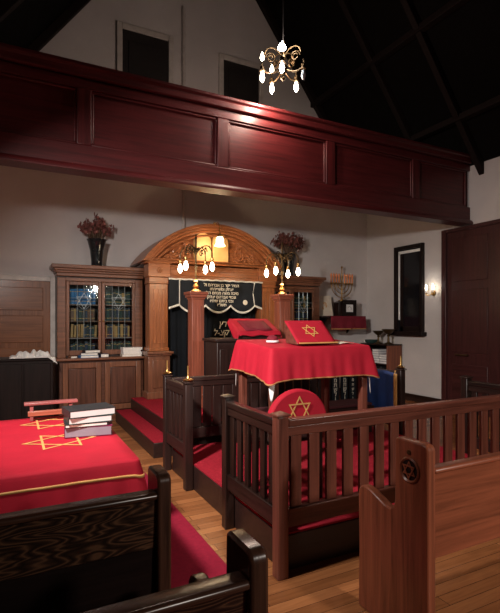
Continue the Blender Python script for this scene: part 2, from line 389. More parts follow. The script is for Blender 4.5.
candelabrum(2.216, 5.95, 1.89, 'electric candelabrum with hanging bulbs on the pillar before the dark curtain')
candelabrum(3.563, 5.95, 1.89, 'electric candelabrum with hanging bulbs on the pillar in front of dried flowers')

# chandelier
cx, cy, cz = 2.84, 4.72, 4.47
ch = thing('chandelier', 'small scrolled chandelier with glowing bulbs hanging before the balcony', 'chandelier', (cx, cy, cz))
MB().tube([(cx, cy, cz+.1), (cx, cy, AZ)], .008, 8).build('rod', 'iron', ch)
MB().lathe([(.004, -.16), (.03, -.13), (.015, -.09), (.05, -.03), (.055, .02), (.02, .06), (.035, .11), (.012, .16), (.012, .3)], (cx, cy, cz), 14).build('body', 'bronze', ch)
for k in range(5):
    a = R(20+72*k); u = Vector((math.cos(a), math.sin(a), 0)); c = Vector((cx, cy, cz))
    am = MB().tube(bez(c, c+u*.12+Vector((0, 0, -.12)), c+u*.28+Vector((0, 0, -.1)), c+u*.25+Vector((0, 0, .04))), .009, 6)
    am.tube([c+u*(.15+.06*math.cos(R(g))*(1-g/800))+Vector((0, 0, .10+.06*math.sin(R(g))*(1-g/800))) for g in range(0, 560, 28)], .007, 6)
    am.tube(bez(c+Vector((0, 0, .1)), c+u*.08+Vector((0, 0, .25)), c+u*.2+Vector((0, 0, .25)), c+u*.22+Vector((0, 0, .13))), .007, 6)
    am = am.build('arm', 'bronze', ch)
    MB().lathe([(.03, -.03), (.022, -.01), (.028, .02), (.012, .03)], c+u*.25+Vector((0, 0, -.04)), 10).build('socket', 'bronze', am)
    pend_bulb(c+u*.25+Vector((0, 0, -.135)), .029).build('bulb', 'clear' if k == 4 else ('bulbhot' if k == 3 else 'bulb'), am)
    if k in (1, 2, 3):
        up_bulb(c+u*.25+Vector((0, 0, .085)), .024 if k != 3 else .045).build('upper_bulb', 'bulbhot' if k == 3 else 'bulb', am)

# wall sconce
yy, zz = 5.97, 2.0
s_ = thing('wall_sconce', 'twin-candle brass wall sconce on the wall beside the window', 'sconce', (XR, yy, zz-.1))
MB().lathe([(.045, -.012), (.05, 0), (.03, .012)], (0, 0, 0), 14, mat=Matrix.Translation((XR-.014, yy, zz)) @ Matrix.Rotation(R(90), 4, 'Y')).build('backplate', 'brass', s_)
for q in (-.075, .075):
    a = MB().tube(bez((XR-.02, yy, zz), (XR-.10, yy+q*.3, zz-.05), (XR-.12, yy+q, zz-.06), (XR-.11, yy+q, zz-.01)), .007, 6).lathe([(.008, -.015), (.028, 0), (.012, .008)], (XR-.11, yy+q, zz), 10).build('arm', 'brass', s_)
    MB().lathe([(.012, 0), (.012, .05)], (XR-.11, yy+q, zz+.008), 10).build('candle_tube', 'white', a)
    up_bulb((XR-.11, yy+q, zz+.085), .017).build('bulb', 'bulb', a)

# ------------------------------------------------------------------ bookcases
def bookcase(x0, x1, label):
    o = thing('bookcase', label, 'bookcase', ((x0+x1)/2, 7.4, 0), 'matching glazed bookcases')
    T = 'walnut'; xm = (x0+x1)/2; yb = YB-.06
    c = MB().box(x0+.02, x1-.02, 7.24, yb, .10, .92); c.build('lower_carcass', 'walnutdark', o)
    MB().box(x0-.01, x1+.01, 7.19, yb, 0, .10).box(x0, x1, 7.20, yb, .10, .13).build('plinth', T, o, bevel=.006)
    for a, b in ((x0+.06, xm-.025), (xm+.025, x1-.06)):
        dr = MB().box(a, a+.075, 7.205, 7.238, .17, .89).box(b-.075, b, 7.205, 7.238, .17, .89).box(a+.075, b-.075, 7.205, 7.238, .17, .25).box(a+.075, b-.075, 7.205, 7.238, .81, .89).build('lower_door', T, o, bevel=.006)
        B(a+.08, b-.08, 7.222, 7.238, .255, .805).build('door_panel', 'walnutdark', dr, bevel=.01)
    MB().box(x0-.03, x1+.03, 7.15, yb, .925, .96).build('counter', T, o, bevel=.008)
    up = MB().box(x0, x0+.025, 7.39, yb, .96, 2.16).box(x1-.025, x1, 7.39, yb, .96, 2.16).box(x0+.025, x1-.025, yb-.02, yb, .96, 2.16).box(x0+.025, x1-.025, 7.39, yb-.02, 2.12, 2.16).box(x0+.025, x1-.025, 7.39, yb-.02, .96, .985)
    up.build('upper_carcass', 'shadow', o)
    MB().box(x0, x0+.115, 7.35, 7.388, .96, 2.14).box(x1-.115, x1, 7.35, 7.388, .96, 2.14).box(x0+.115, x1-.115, 7.35, 7.388, 2.09, 2.14).build('face_frame', T, o, bevel=.005)
    for z in (1.235, 1.485, 1.735): B(x0+.027, x1-.027, 7.42, yb-.022, z, z+.018).build('shelf', T, o)
    for i, (a, b) in enumerate(((x0+.12, xm-.004), (xm+.004, x1-.12))):
        f = .045
        dr = MB().box(a, a+f, 7.34, 7.372, .99, 2.085).box(b-f, b, 7.34, 7.372, .99, 2.085).box(a+f, b-f, 7.34, 7.372, .99, 1.065).box(a+f, b-f, 7.34, 7.372, 2.035, 2.085).build('glazed_door', T, o, bevel=.005)
        B(a+f, b-f, 7.356, 7.36, 1.065, 2.035).build('glass_pane', 'glass', dr, smooth=0)
        L = MB(); xa, xb = a+f, b-f; xc = (xa+xb)/2; r = .0045; yl = 7.354
        def ln(p, q): L.tube([(p[0], yl, p[1]), (q[0], yl, q[1])], r, 4)
        q1, q3 = xa+(xb-xa)*.27, xa+(xb-xa)*.73
        ln((q1, 1.065), (q1, 2.035)); ln((q3, 1.065), (q3, 2.035)); ln((xa, 1.84), (xb, 1.84)); ln((xa, 1.24), (xb, 1.24)); ln((xc, 1.24), (xc, 1.66)); ln((xc, 1.66), (q1+.02, 1.72)); ln((xc, 1.66), (q3-.02, 1.72)); ln((xc, 1.92), (xc, 2.035))
        L.build('leading', 'lead', dr)
        MB().star((xc, 7.352, 1.80), (1, 0, 0), (0, 0, 1), .125, .007).build('star_leading', 'lead', dr)
        MB().ball((xm+(.03 if i else -.03), 7.328, 1.5), .012, 8).build('knob', 'brass', dr)
    MB().box(x0-.01, x1+.01, 7.33, yb, 2.16, 2.21).box(x0-.03, x1+.03, 7.30, yb, 2.21, 2.24).box(x0-.05, x1+.05, 7.27, yb, 2.24, 2.27).box(x0-.085, x1+.085, 7.24, yb, 2.27, 2.325).build('cornice', T, o, bevel=.008)
    return o
BL, BR = (.60, 1.845), (3.985, 5.23)
bookcase(*BL, 'brown glazed bookcase with vase on top, left of the ark')
bookcase(*BR, 'brown glazed bookcase right of the ark, below the dark dried flowers')

def shelf_book(x, w, z, h, mat, label, group, lean=0, y=7.45, dpt=.15):
    b = MB(); m = Matrix.Translation((x+w/2, y, z)) @ Matrix.Rotation(lean, 4, 'Y')
    b.box(-w/2, -w/2+.003, 0, dpt, 0, h, m); b.box(w/2-.003, w/2, 0, dpt, 0, h, m); b.box(-w/2+.003, w/2-.003, 0, .004, 0, h, m)
    b.cur = 1; b.box(-w/2+.003, w/2-.003, .004, dpt-.005, .004, h-.004, m); b.cur = 0
    b.cur = 2
    for q in (.18, .8): b.box(-w/2+.001, w/2-.001, -.0015, 0, h*q, h*q+.008, m)
    tag(b.build('book', [mat, 'paper', 'gold'], smooth=0), label, 'book', group)
NMS = {'bluebk': 'blue', 'green': 'dark green', 'tan': 'tan', 'brownbk': 'brown', 'dkblue': 'navy', 'blackbk': 'black'}
def fill(x0, x1, z, mats, shelfname, case, w=(.03, .045), h=(.16, .2), leaning=0):
    x = x0; i = 0
    while True:
        m = mats[i % len(mats)]; ww = rnd.uniform(*w); hh = rnd.uniform(*h)
        if x+ww > x1: break
        ln = leaning if m == 'tan' else 0
        shelf_book(x, ww-.002, z+.019+(.004 if ln else 0), hh, m, '%s upright book on the %s of the %s' % (NMS[m], shelfname, case), 'books on the %s of the %s' % (shelfname, case), ln)
        x += ww+(.012 if ln else 0); i += 1
for (x0, x1), case in ((BL, 'vase-topped bookcase'), (BR, 'bookcase below dark flowers')):
    xm = (x0+x1)/2
    fill(x0+.16, xm-.05, 1.735, ['bluebk'], 'top shelf, left door,', case, (.042, .046), (.225, .235))
    fill(xm+.05, x1-.16, 1.735, ['green', 'green', 'green', 'blackbk', 'green', 'green', 'tan'], 'top shelf, right door,', case, (.04, .05), (.18, .23))
    fill(x0+.16, xm-.05, 1.485, ['brownbk', 'brownbk', 'tan', 'dkblue', 'green', 'blackbk', 'dkblue', 'brownbk', 'brownbk'], 'second shelf, left door,', case)
    fill(xm+.05, x1-.16, 1.485, ['dkblue', 'green', 'blackbk', 'dkblue', 'blackbk'], 'second shelf, right door,', case, h=(.19, .21))
    fill(x0+.19, xm-.05, 1.235, ['tan', 'tan', 'tan', 'tan', 'dkblue', 'blackbk', 'dkblue', 'green'], 'third shelf, left door,', case, leaning=.05)
    fill(xm+.07, x1-.16, 1.235, ['tan', 'blackbk', 'dkblue', 'tan', 'tan', 'green', 'tan', 'blackbk', 'dkblue'], 'third shelf, right door,', case, h=(.17, .2))
    fill(x0+.16, xm-.05, .967, ['blackbk', 'dkblue', 'green'], 'bottom shelf, left door,', case)
    fill(xm+.05, x1-.16, .967, ['green', 'blackbk'], 'bottom shelf, right door,', case)

def flat_book(name, cxy, z, w, dp, h, cover, label, rot=0, group=None, pages='paper'):
    m = Matrix.Translation((cxy[0], cxy[1], z)) @ Matrix.Rotation(rot, 4, 'Z'); t_ = .004
    o = thing(name, label, 'book', (cxy[0], cxy[1], z), group)
    c = MB().box(-w/2, w/2, -dp/2, dp/2, 0, t_, m).box(-w/2, w/2, -dp/2, dp/2, h-t_, h, m).box(-w/2, -w/2+t_, -dp/2, dp/2, t_, h-t_, m)
    c.build('cover', cover, o, smooth=0)
    MB().box(-w/2+t_, w/2-.008, -dp/2+.001, dp/2-.001, t_, h-t_, m).build('pages', pages, o, smooth=0)
    return o
# books lying on the bookcase counter
flat_book('book', (1.02, 7.26), .9605, .26, .17, .035, 'bluebk', 'blue book at the bottom of the pile on the bookcase counter', .1)
flat_book('book', (1.03, 7.26), .996, .24, .16, .035, 'dkblue', 'navy book in the middle of the pile on the bookcase counter', -.08)
flat_book('book', (1.06, 7.26), 1.032, .22, .16, .04, 'blackbk', 'black book on top of the pile on the bookcase counter', .15)
flat_book('book', (1.24, 7.26), .9605, .12, .15, .05, 'dkblue', 'small navy book lying right of the pile on the bookcase counter', .05)
flat_book('book', (.80, 7.25), .9605, 0.10, .10, .03, 'brownbk', 'little brown book lying left of the pile on the bookcase counter', .3)
for k in range(4):
    flat_book('book', (1.645+.008*(k % 2), 7.26), .9605+k*.034, .30-.012*(k % 3), .17, .033, 'white' if k else 'stone', ['cream-covered book at the bottom of the white pile by the ark', 'white book second from the bottom of the pile by the ark', 'white book third from the bottom of the pile by the ark', 'white book on top of the pale pile by the ark'][k], .05*(k % 2))
# vases of dried flowers
def vase(x, y, z, label):
    o = thing('vase', label, 'vase', (x, y, z))
    MB().lathe([(.075, 0), (.08, .01), (.085, .1), (.1, .25), (.135, .39), (.15, .42), (.142, .42), (.125, .385), (.09, .25), (.07, .04), (.01, .03)], (x, y, z), 24).build('body', 'vase', o)
def flowers(x, y, z, label, h, w, mat, seed, n=46):
    q = random.Random(seed); o = thing('dried_flowers', label, 'flowers', (x, y, z))
    st = MB(); bl = MB()
    for i in range(n):
        a = q.uniform(0, 6.28); rr = math.sqrt(q.random()); e = Vector((math.cos(a)*rr*w, math.sin(a)*rr*w*.55, h*(.55+.45*q.random())*(1-.35*rr*rr)))
        b = Vector((math.cos(a)*.04, math.sin(a)*.04, -.25)); c = Vector((x, y, z))
        st.tube(bez(c+b, c+b+Vector((0, 0, .25)), c+e*.6+Vector((0, 0, .02)), c+e, 5), .0035, 4)
        for j in range(9):
            p = c+e*(.72+.3*q.random())+Vector((q.gauss(0, .028), q.gauss(0, .028), q.gauss(0, .03)))
            m = Matrix.Rotation(q.uniform(0, 6.28), 4, 'X') @ Matrix.Rotation(q.uniform(0, 6.28), 4, 'Z')
            bl.ball(p, q.uniform(.012, .026), 5, (1, .35, 1.5), m)
    st.build('stems', 'stem', o); bl.build('blossoms', mat, o)
vase(1.17, 7.47, 2.326, 'black flared vase standing on the bookcase left of the ark')
flowers(1.17, 7.47, 2.74, 'pinkish dried flowers in the black vase on the bookcase', .37, .27, 'petal', 3)
vase(4.62, 7.47, 2.326, 'dark flared vase on the right bookcase behind the candelabrum')
flowers(4.62, 7.47, 2.74, 'dark reddish dried flowers behind the right-hand candelabrum', .44, .36, 'petal2', 5, 64)

# ------------------------------------------------------------------ platform and steps before the ark
ap = thing('ark_platform', 'raised dark wooden platform with red carpet under the ark', 'platform', (2.9, 6.3, 0))
B(1.61, 4.25, 5.03, 7.13, 0, .33).build('upper_step', 'shadow', ap, bevel=.006)
B(1.615, 4.245, 5.04, 7.13, .331, .34).build('upper_carpet', 'carpet', ap)
B(1.385, 1.608, 5.03, 7.13, 0, .165).build('lower_step', 'shadow', ap, bevel=.006)
B(1.39, 1.607, 5.04, 7.12, .1655, .174).build('lower_carpet', 'carpet', ap)

# ------------------------------------------------------------------ the ark
XC = 2.91; ZP = .341
ark = thing('torah_ark', 'arched golden-brown carved wooden Torah ark against the back wall', 'ark', (XC, 7.2, ZP))
for s in (-1, 1):
    def bx(mb, xa, xb, *r):
        p, q = XC+s*xa, XC+s*xb
        return mb.box(min(p, q), max(p, q), *r)
    c = bx(MB(), .77, 1.10, 6.86, 7.13, ZP, .98); bx(c, .75, 1.12, 6.84, 7.13, ZP, ZP+.10); bx(c, .75, 1.12, 6.83, 7.13, .98, 1.01); bx(c, .73, 1.125, 6.80, 7.13, 1.01, 1.045)
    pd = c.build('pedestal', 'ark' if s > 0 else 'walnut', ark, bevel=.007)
    bx(MB(), .83, 1.04, 6.845, 6.859, .50, .92).build('pedestal_panel', 'walnut', pd, bevel=.01)
    c = bx(MB(), .79, 1.075, 6.90, 7.13, 1.046, 2.06); bx(c, .78, 1.085, 6.88, 7.2, 1.046, 1.10)
    sh = c.build('pilaster', 'ark', ark, bevel=.006)
    c = MB()
    for k in range(3): bx(c, .83+.07*k, .875+.07*k, 6.89, 6.8995, 1.16, 1.98)
    c.build('pilaster_flutes', 'ark', sh, bevel=.005)
    c = bx(MB(), .77, 1.095, 6.87, 7.13, 2.061, 2.085); bx(c, .78, 1.085, 6.88, 7.13, 2.085, 2.16)
    c.build('necking', 'ark', ark, bevel=.006)
    c = bx(MB(), .765, 1.10, 6.86, 7.13, 2.161, 2.36); bx(c, .75, 1.16, 6.84, 7.13, 2.36, 2.378); bk = c.build('corner_block', 'ark', ark, bevel=.006)
    c = MB(); xc_ = XC+s*.93
    for g in range(6): c.ball((xc_+.03*math.cos(R(60*g)), 6.856, 2.26+.03*math.sin(R(60*g))), .018, 8, (1, .5, 1))
    c.ball((xc_, 6.853, 2.26), .015, 8, (1, .6, 1)); c.build('rosette', 'ark', bk)
    # carved scrolls of the tympanum
    c = MB()
    def scroll(cx_, cz_, r0, turns, sg, ph):
        return [(XC+s*(cx_+sg*r0*(1-g/(turns*360)*.8)*math.cos(R(ph+g))), 7.005, cz_+r0*(1-g/(turns*360)*.8)*math.sin(R(ph+g))) for g in range(0, int(turns*360), 20)]
    for cx_, cz_, r0, ph in ((.42, 2.62, .075, 200), (.56, 2.56, .06, 20), (.68, 2.52, .05, 200), (.79, 2.47, .035, 20), (.47, 2.74, .04, 90), (.41, 2.49, .045, 0)):
        c.tube(scroll(cx_, cz_, r0, 1.6, 1, ph), .016, 6)
        for g in range(7):
            a = R(g*51+ph); m = Matrix.Rotation(-a, 4, 'Y')
            c.ball((XC+s*(cx_+math.cos(a)*r0*1.1), 7.01, cz_+math.sin(a)*r0*1.0), .030, 6, (1.3, .7, .55), m)
    c.build('carved_scrolls', 'ark', ark)
# frieze, cornice, arch
B(XC-.765, XC+.765, 6.93, 7.69, 2.14, 2.36).build('frieze', 'ark', ark)
MB().box(XC-.765, XC+.765, 6.905, 6.93, 2.29, 2.33).box(XC-.765, XC+.765, 6.89, 6.905, 2.315, 2.33).box(XC-.765, XC+.765, 6.91, 6.93, 2.20, 2.225).build('frieze_molding', 'ark', ark, bevel=.006)
MB().box(XC-1.09, XC+1.09, 6.86, 7.69, 2.379, 2.40).box(XC-1.0, XC+1.0, 6.93, 7.69, 2.40, 2.43).box(XC-.99, XC+.99, 6.90, 7.69, 2.43, 2.45).build('cornice', 'ark', ark, bevel=.006)
RA, CZ = 1.4266, 1.603
a0 = math.degrees(math.asin((2.39-CZ)/RA))
def ringarc(mb, r1, r0, y0, y1):
    b0 = math.degrees(math.asin((2.39-CZ)/r1))
    b0i = math.degrees(math.asin((2.39-CZ)/r0))
    return mb.ring(arc(XC, CZ, r1, b0, 180-b0, 48), arc(XC, CZ, r0, b0i, 180-b0i, 48), 1, y0, y1, closed=False)
hd = MB(); ringarc(hd, RA, RA-.045, 6.82, 7.72); hd.build('arched_hood', 'ark', ark, bevel=.004)
am = MB(); ringarc(am, RA-.046, RA-.085, 6.85, 7.1); ringarc(am, RA-.086, RA-.125, 6.90, 7.1); ringarc(am, RA-.126, RA-.15, 6.95, 7.1); ringarc(am, RA-.151, RA-.185, 6.925, 7.1); am.build('arch_molding', 'ark', ark, bevel=.006)
b0 = math.degrees(math.asin((2.416-CZ)/(RA-.15)))
MB().prism(arc(XC, CZ, RA-.15, b0, 180-b0, 40), 1, 7.03, 7.09).build('tympanum', 'ark', ark)
for xa in (XC-.34, XC-.04):                                        # the two tablets
    x1 = xa+.27; zt = 2.76
    ar = arc((xa+x1)/2, zt, .135, 0, 180, 16)
    MB().prism([(xa, 2.43), (x1, 2.43)]+ar, 1, 6.93, 7.029).build('tablet', 'tablet', ark, bevel=.008)
c = MB()
for k in range(9): c.ball((XC-.02+.028*math.cos(R(40*k))*(1+k*.12), 6.93, 2.985+.02*math.sin(R(40*k))), .02, 8, (1, .6, 1))
c.ball((XC-.02, 6.92, 3.05), .026, 8); c.build('crest_ornament', 'brass', ark)
B(XC-.78, XC+.78, 7.12, 7.2, ZP, 2.139).build('ark_doors', 'shadow', ark)
# ner tamid
lx, ly = 2.855, 6.62
nl = thing('hanging_lamp', 'small glowing bell-shaped lamp hanging before the ark tablets', 'lamp', (lx, ly, 2.66))
MB().tube(bez((lx, 6.812, 3.0), (lx, 6.7, 3.06), (lx, ly, 3.02), (lx, ly, 2.84), 8), .008, 6).build('bracket', 'brass', nl)
MB().lathe([(.012, .19), (.035, .17), (.045, .13)], (lx, ly, 2.66), 14).build('lamp_cap', 'brass', nl)
MB().lathe([(.044, .13), (.06, .09), (.062, .03), (.085, -.01), (.078, -.012), (.055, .02), (.05, .09), (.03, .12)], (lx, ly, 2.66), 18).build('lamp_shade', 'shade', nl)

# curtain and valance
def folds(x): return .016*math.sin(x*38)+.01*math.sin(x*71+1)
cur = tag(MB().grid(lambda u, v: (2.14+1.54*u, 7.03+folds(2.14+1.54*u)*(.35+.65*v), 2.10-1.64*v), 120, 12).build('ark_curtain', 'navy', smooth=180, solid=.006), 'tall near-black velvet curtain hanging in the ark, with silver letters', 'curtain')
SC = [2.285, 2.715, 3.145, 3.575]
def hem(x):
    for a, b in zip(SC[:-1], SC[1:]):
        if a <= x <= b: t = (x-a)/(b-a); return 1.755-.115*math.sin(math.pi*t)**.8
    return 1.755-.05*(abs(x-(SC[0] if x < SC[0] else SC[-1]))/.15)
VX0, VX1 = 2.115, 3.72
def vy(x): return 6.86+.006*math.sin(x*14)
val = tag(MB().grid(lambda u, v: (VX0+(VX1-VX0)*u, vy(VX0+(VX1-VX0)*u), 2.138+(hem(VX0+(VX1-VX0)*u)-2.138)*v), 160, 10).build('curtain_valance', 'black', smooth=180, solid=.006), 'black scalloped valance with silver fringe and Hebrew lines over the ark curtain', 'valance')
fr = MB()
fr.grid(lambda u, v: (VX0+(VX1-VX0)*u, vy(VX0+(VX1-VX0)*u)-.008, hem(VX0+(VX1-VX0)*u)+.012-.034*v), 160, 1)
fr.build('fringe', 'silver', val, smooth=180, solid=.006)
MB().tube([(VX0+(VX1-VX0)*i/40, 6.85, 2.138+.004*math.sin(i*1.7)) for i in range(41)], .013, 6).build('top_braid', 'silver', val)
for xa in (SC[0], SC[-1]): MB().tube([(xa, 6.848, 2.13), (xa+(.0 if xa < 3 else -.03), 6.848, 1.95), (xa, 6.848, 1.75)], .008, 6).build('braid', 'silver', val)
md = MB().lathe([(.04, 0), (.042, .006), (.02, .01)], (0, 0, 0), 16, mat=Matrix.Translation((3.40, 6.85, 1.80)) @ Matrix.Rotation(R(90), 4, 'X')); md.build('medallion', 'ivory', val)
rows = ['הנדר יקר בן אברהם ול', 'יצחק ומשפחתו', 'מיכה משה מנחם הלוי', 'ונכדי אברהם יצחק', 'ובני ביתם שיחיו', 'תשל״ו']
for k, r_ in enumerate(rows): text_obj('hebrew_lettering', heb(r_), .066, (2.985, 6.846, 2.045-.062*k), 'ivory', val)
for b_, x, z in (('רץ', 3.06, 1.41), ('קצ-ל', 3.03, 1.27), ('ש', 2.66, 1.28)):
    text_obj('silver_lettering', heb(b_), .135, (x, 6.985, z), 'ivory', cur, shear=.25)

# ------------------------------------------------------------------ cantor's lectern before the ark
le = thing('cantor_lectern', 'dark panelled lectern with sloping top, between ark and railed platform', 'lectern', (2.6, 5.3, .341))
B(2.19, 3.06, 5.16, 5.55, .341, 1.25).build('body', 'shadow', le, bevel=.006)
for a in (2.22, 2.51, 2.80): B(a, a+.23, 5.147, 5.159, .48, 1.16).build('front_panel', 'shadow', le, bevel=.008)
B(2.16, 3.09, 5.13, 5.58, 1.251, 1.285).build('top_board', 'shadow', le, bevel=.006)
MB().prism([(5.2, 1.2855), (5.53, 1.2855), (5.53, 1.50), (5.2, 1.34)], 0, 2.55, 3.04).build('sloping_desk', 'shadow', le, bevel=.005)
c = MB()
c.grid(lambda u, v: (2.52+.56*u-(.035*(1-u)*(1-v)), 5.17+.37*v, 1.352+.175*v+.008*math.sin(u*16)*(1-v)), 24, 8)
c.grid(lambda u, v: (2.52+.56*u-.035*(1-u)-.0*v, 5.17-.012*v, 1.352-.035*v+.008*math.sin(u*16)), 24, 3)
c.grid(lambda u, v: (2.485-.03*v+.035*u, 5.17+.37*u, 1.352+.175*u-(.10*(1-u)+.05)*v), 12, 4)
c.grid(lambda u, v: (3.08+.01*v, 5.17+.37*u, 1.352+.175*u-.07*v), 12, 4)
lc = c.build('lectern_cover', 'velvet', smooth=60, solid=.005); tag(lc, 'red velvet cover with dark centre on the sloping lectern near the ark', 'cloth')
MB().grid(lambda u, v: (2.60+.39*u, 5.215+.26*v, 1.352+.175*((.045+.26*v)/.37)+.0075), 4, 4).build('centre_panel', 'maroon', lc, solid=.004)

# ------------------------------------------------------------------ bimah platform and its railings
PX0, PX1, PY0, PY1, PZ = 1.45, 3.90, 2.41, 4.55, .225
bp = thing('reading_platform', 'low dark-sided reading platform carpeted in red inside the railings', 'platform', (2.68, 3.5, 0))
B(PX0-.005, PX1+.005, PY0-.005, PY1+.005, 0, PZ-.012).build('base', 'shadow', bp, bevel=.006)
B(PX0, PX1, PY0, PY1, PZ-.011, PZ).build('carpet', 'carpet', bp)

def post(parent, x, y, z0=.0, z1=.945, tone='railing', candle=False, h=.036):
    # foot stands on the floor in a notch at the platform edge
    p = B(x-h, x+h, y-h, y+h, z0, z1).build('post', tone, parent, bevel=.006)
    c = MB().box(x-h-.01, x+h+.01, y-h-.01, y+h+.01, z1, z1+.012); zz = z1+.012; q = h+.01
    c.add([(x-q, y-q, zz), (x+q, y-q, zz), (x+q, y+q, zz), (x-q, y+q, zz), (x, y, zz+.018)], [(0, 1, 2, 3), (0, 1, 4), (1, 2, 4), (2, 3, 4), (3, 0, 4)])
    c.build('post_cap', tone, p, bevel=.003)
    if candle:
        MB().lathe([(.045, 0), (.05, .008), (.02, .02), (.012, .035), (.010, .045), (.010, .13), (.003, .133)], (x, y, z1+.026), 12).build('candle_fitting', 'brass', p)
    return p
def rail_run(name, label, a, b, posts, tone='railing', tone2=None, slat=.075, pitch=.127, group='railings round the reading platform'):
    """slatted railing from a to b (one axis differs); posts: list of (x, y, candle)"""
    tone2 = tone2 or tone
    ax = 0 if abs(b[0]-a[0]) > abs(b[1]-a[1]) else 1
    o = thing(name, label, 'railing', ((a[0]+b[0])/2, (a[1]+b[1])/2, 0), group)
    def seg(q0, q1, hw, z0, z1):
        m = a[1-ax]
        return (q0, q1, m-hw, m+hw, z0, z1) if ax == 0 else (m-hw, m+hw, q0, q1, z0, z1)
    for x, y, cd in posts: post(o, x, y, candle=cd, tone=tone)
    q0, q1 = sorted((a[ax], b[ax])); q0 += .038; q1 -= .038
    B(*seg(q0, q1, .032, .88, .925)).build('top_rail', tone, o, bevel=.008)
    B(*seg(q0, q1, .022, .825, .8795)).build('under_rail', tone, o, bevel=.004)
    B(*seg(q0, q1, .025, .29, .40)).build('bottom_rail', tone2, o, bevel=.006)
    n = max(2, int(round((q1-q0)/pitch))); st = (q1-q0)/n
    for i in range(n):
        c = q0+(i+.5)*st
        B(*seg(c-slat/2, c+slat/2, .011, .4005, .8245)).build('slat', tone2, o, bevel=.003)
    return o
# posts stand just outside the platform edge, foot on the floor
fx, fy = PX0-.045, PY0-.045
rail_run('slatted_railing', 'long red-brown slatted railing along the front of the reading platform', (fx, fy), (PX1+.045, fy), [(fx, fy, False), (PX1+.045, fy, False)])
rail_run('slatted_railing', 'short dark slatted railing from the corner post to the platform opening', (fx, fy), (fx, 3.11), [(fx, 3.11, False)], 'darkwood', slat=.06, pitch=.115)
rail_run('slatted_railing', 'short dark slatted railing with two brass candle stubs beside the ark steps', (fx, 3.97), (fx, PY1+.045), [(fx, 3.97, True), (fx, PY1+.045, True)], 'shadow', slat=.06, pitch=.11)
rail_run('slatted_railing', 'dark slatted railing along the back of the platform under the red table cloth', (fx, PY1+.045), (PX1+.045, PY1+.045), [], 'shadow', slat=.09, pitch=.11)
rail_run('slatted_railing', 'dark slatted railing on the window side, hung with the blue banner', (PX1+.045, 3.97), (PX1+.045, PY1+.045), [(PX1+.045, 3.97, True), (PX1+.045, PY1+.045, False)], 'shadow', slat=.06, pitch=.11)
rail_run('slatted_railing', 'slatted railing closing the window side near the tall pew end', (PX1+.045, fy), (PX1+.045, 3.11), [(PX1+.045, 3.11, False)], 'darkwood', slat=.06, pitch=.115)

# ------------------------------------------------------------------ cloths
def ring_pts(x0, x1, y0, y1, rc, n):
    """points evenly round a rounded rectangle with outward normals and a corner weight"""
    P = []
    W_, H_ = x1-x0-2*rc, y1-y0-2*rc; cl = math.pi*rc/2
    segs = [('l', (x0+rc, y0), (1, 0), W_, (0, -1)), ('c', (x1-rc, y0+rc), -90), ('l', (x1, y0+rc), (0, 1), H_, (1, 0)), ('c', (x1-rc, y1-rc), 0),
            ('l', (x1-rc, y1), (-1, 0), W_, (0, 1)), ('c', (x0+rc, y1-rc), 90), ('l', (x0, y1-rc), (0, -1), H_, (-1, 0)), ('c', (x0+rc, y0+rc), 180)]
    for s in segs:
        if s[0] == 'l':
            m = max(2, int(n*s[3]/(2*(W_+H_))))
            for i in range(m):
                t = i/m; e = min(t, 1-t)*s[3]
                P.append((s[1][0]+s[2][0]*s[3]*t, s[1][1]+s[2][1]*s[3]*t, s[4][0], s[4][1], max(0, 1-e/.22)*.6))
        else:
            for i in range(8):
                t = i/8; a = R(s[2]+90*t); P.append((s[1][0]+rc*math.cos(a), s[1][1]+rc*math.sin(a), math.cos(a), math.sin(a), .6+.4*math.sin(math.pi*t)))
    return P
class Cloth:
    def __init__(s, x0, x1, y0, y1, ztop, drop, flare, fold, nfold, corner=.06, rc=.02, n=220, seed=1):
        s.P = ring_pts(x0, x1, y0, y1, rc, n); s.z = ztop; s.drop, s.flare, s.fold, s.nf, s.corner = drop, flare, fold, nfold, corner
        s.n = len(s.P); s.c = ((x0+x1)/2, (y0+y1)/2)
    def pt(s, i, t, off=0):           # t: 0 at the top edge, 1 at the hem
        x, y, nx, ny, cw = s.P[i % s.n]; L = s.drop+s.corner*cw**2
        ph = 2*math.pi*s.nf*(i % s.n)/s.n
        f = s.fold*t*(math.sin(ph)+.5*math.sin(2.3*ph+1)) + s.flare*t*(1+1.2*cw**2) + off
        bend = .012*(1-math.exp(-t*14))
        return (x+nx*(f+bend), y+ny*(f+bend), s.z(x, y)-L*t-(.006 if t > .02 else 0))
    def mesh(s, rings=14):
        mb = MB(); vs = []; fs = []
        fr = [0, .02, .05]+[.05+.95*k/rings for k in range(1, rings+1)]
        cxx, cyy = s.c
        for q in (.35, .7, .9):
            for i in range(s.n):
                x, y = s.P[i][0], s.P[i][1]; X = cxx+(x-cxx)*q; Y = cyy+(y-cyy)*q; vs.append((X, Y, s.z(X, Y)))
        for t in fr: vs += [s.pt(i, t) for i in range(s.n)]
        for k in range(2+len(fr)):
            for i in range(s.n):
                j = (i+1) % s.n; fs.append((k*s.n+i, k*s.n+j, (k+1)*s.n+j, (k+1)*s.n+i))
        vs.append((cxx, cyy, s.z(cxx, cyy))); m = len(vs)-1
        for i in range(s.n): fs.append((i, (i+1) % s.n, m))
        return mb.add(vs, fs)
    def band(s, t0, t1, off=.004):
        mb = MB(); vs = []; fs = []
        for t in (t0, t1): vs += [s.pt(i, t, off) for i in range(s.n)]
        for i in range(s.n): j = (i+1) % s.n; fs.append((i, j, s.n+j, s.n+i))
        return mb.add(vs, fs)

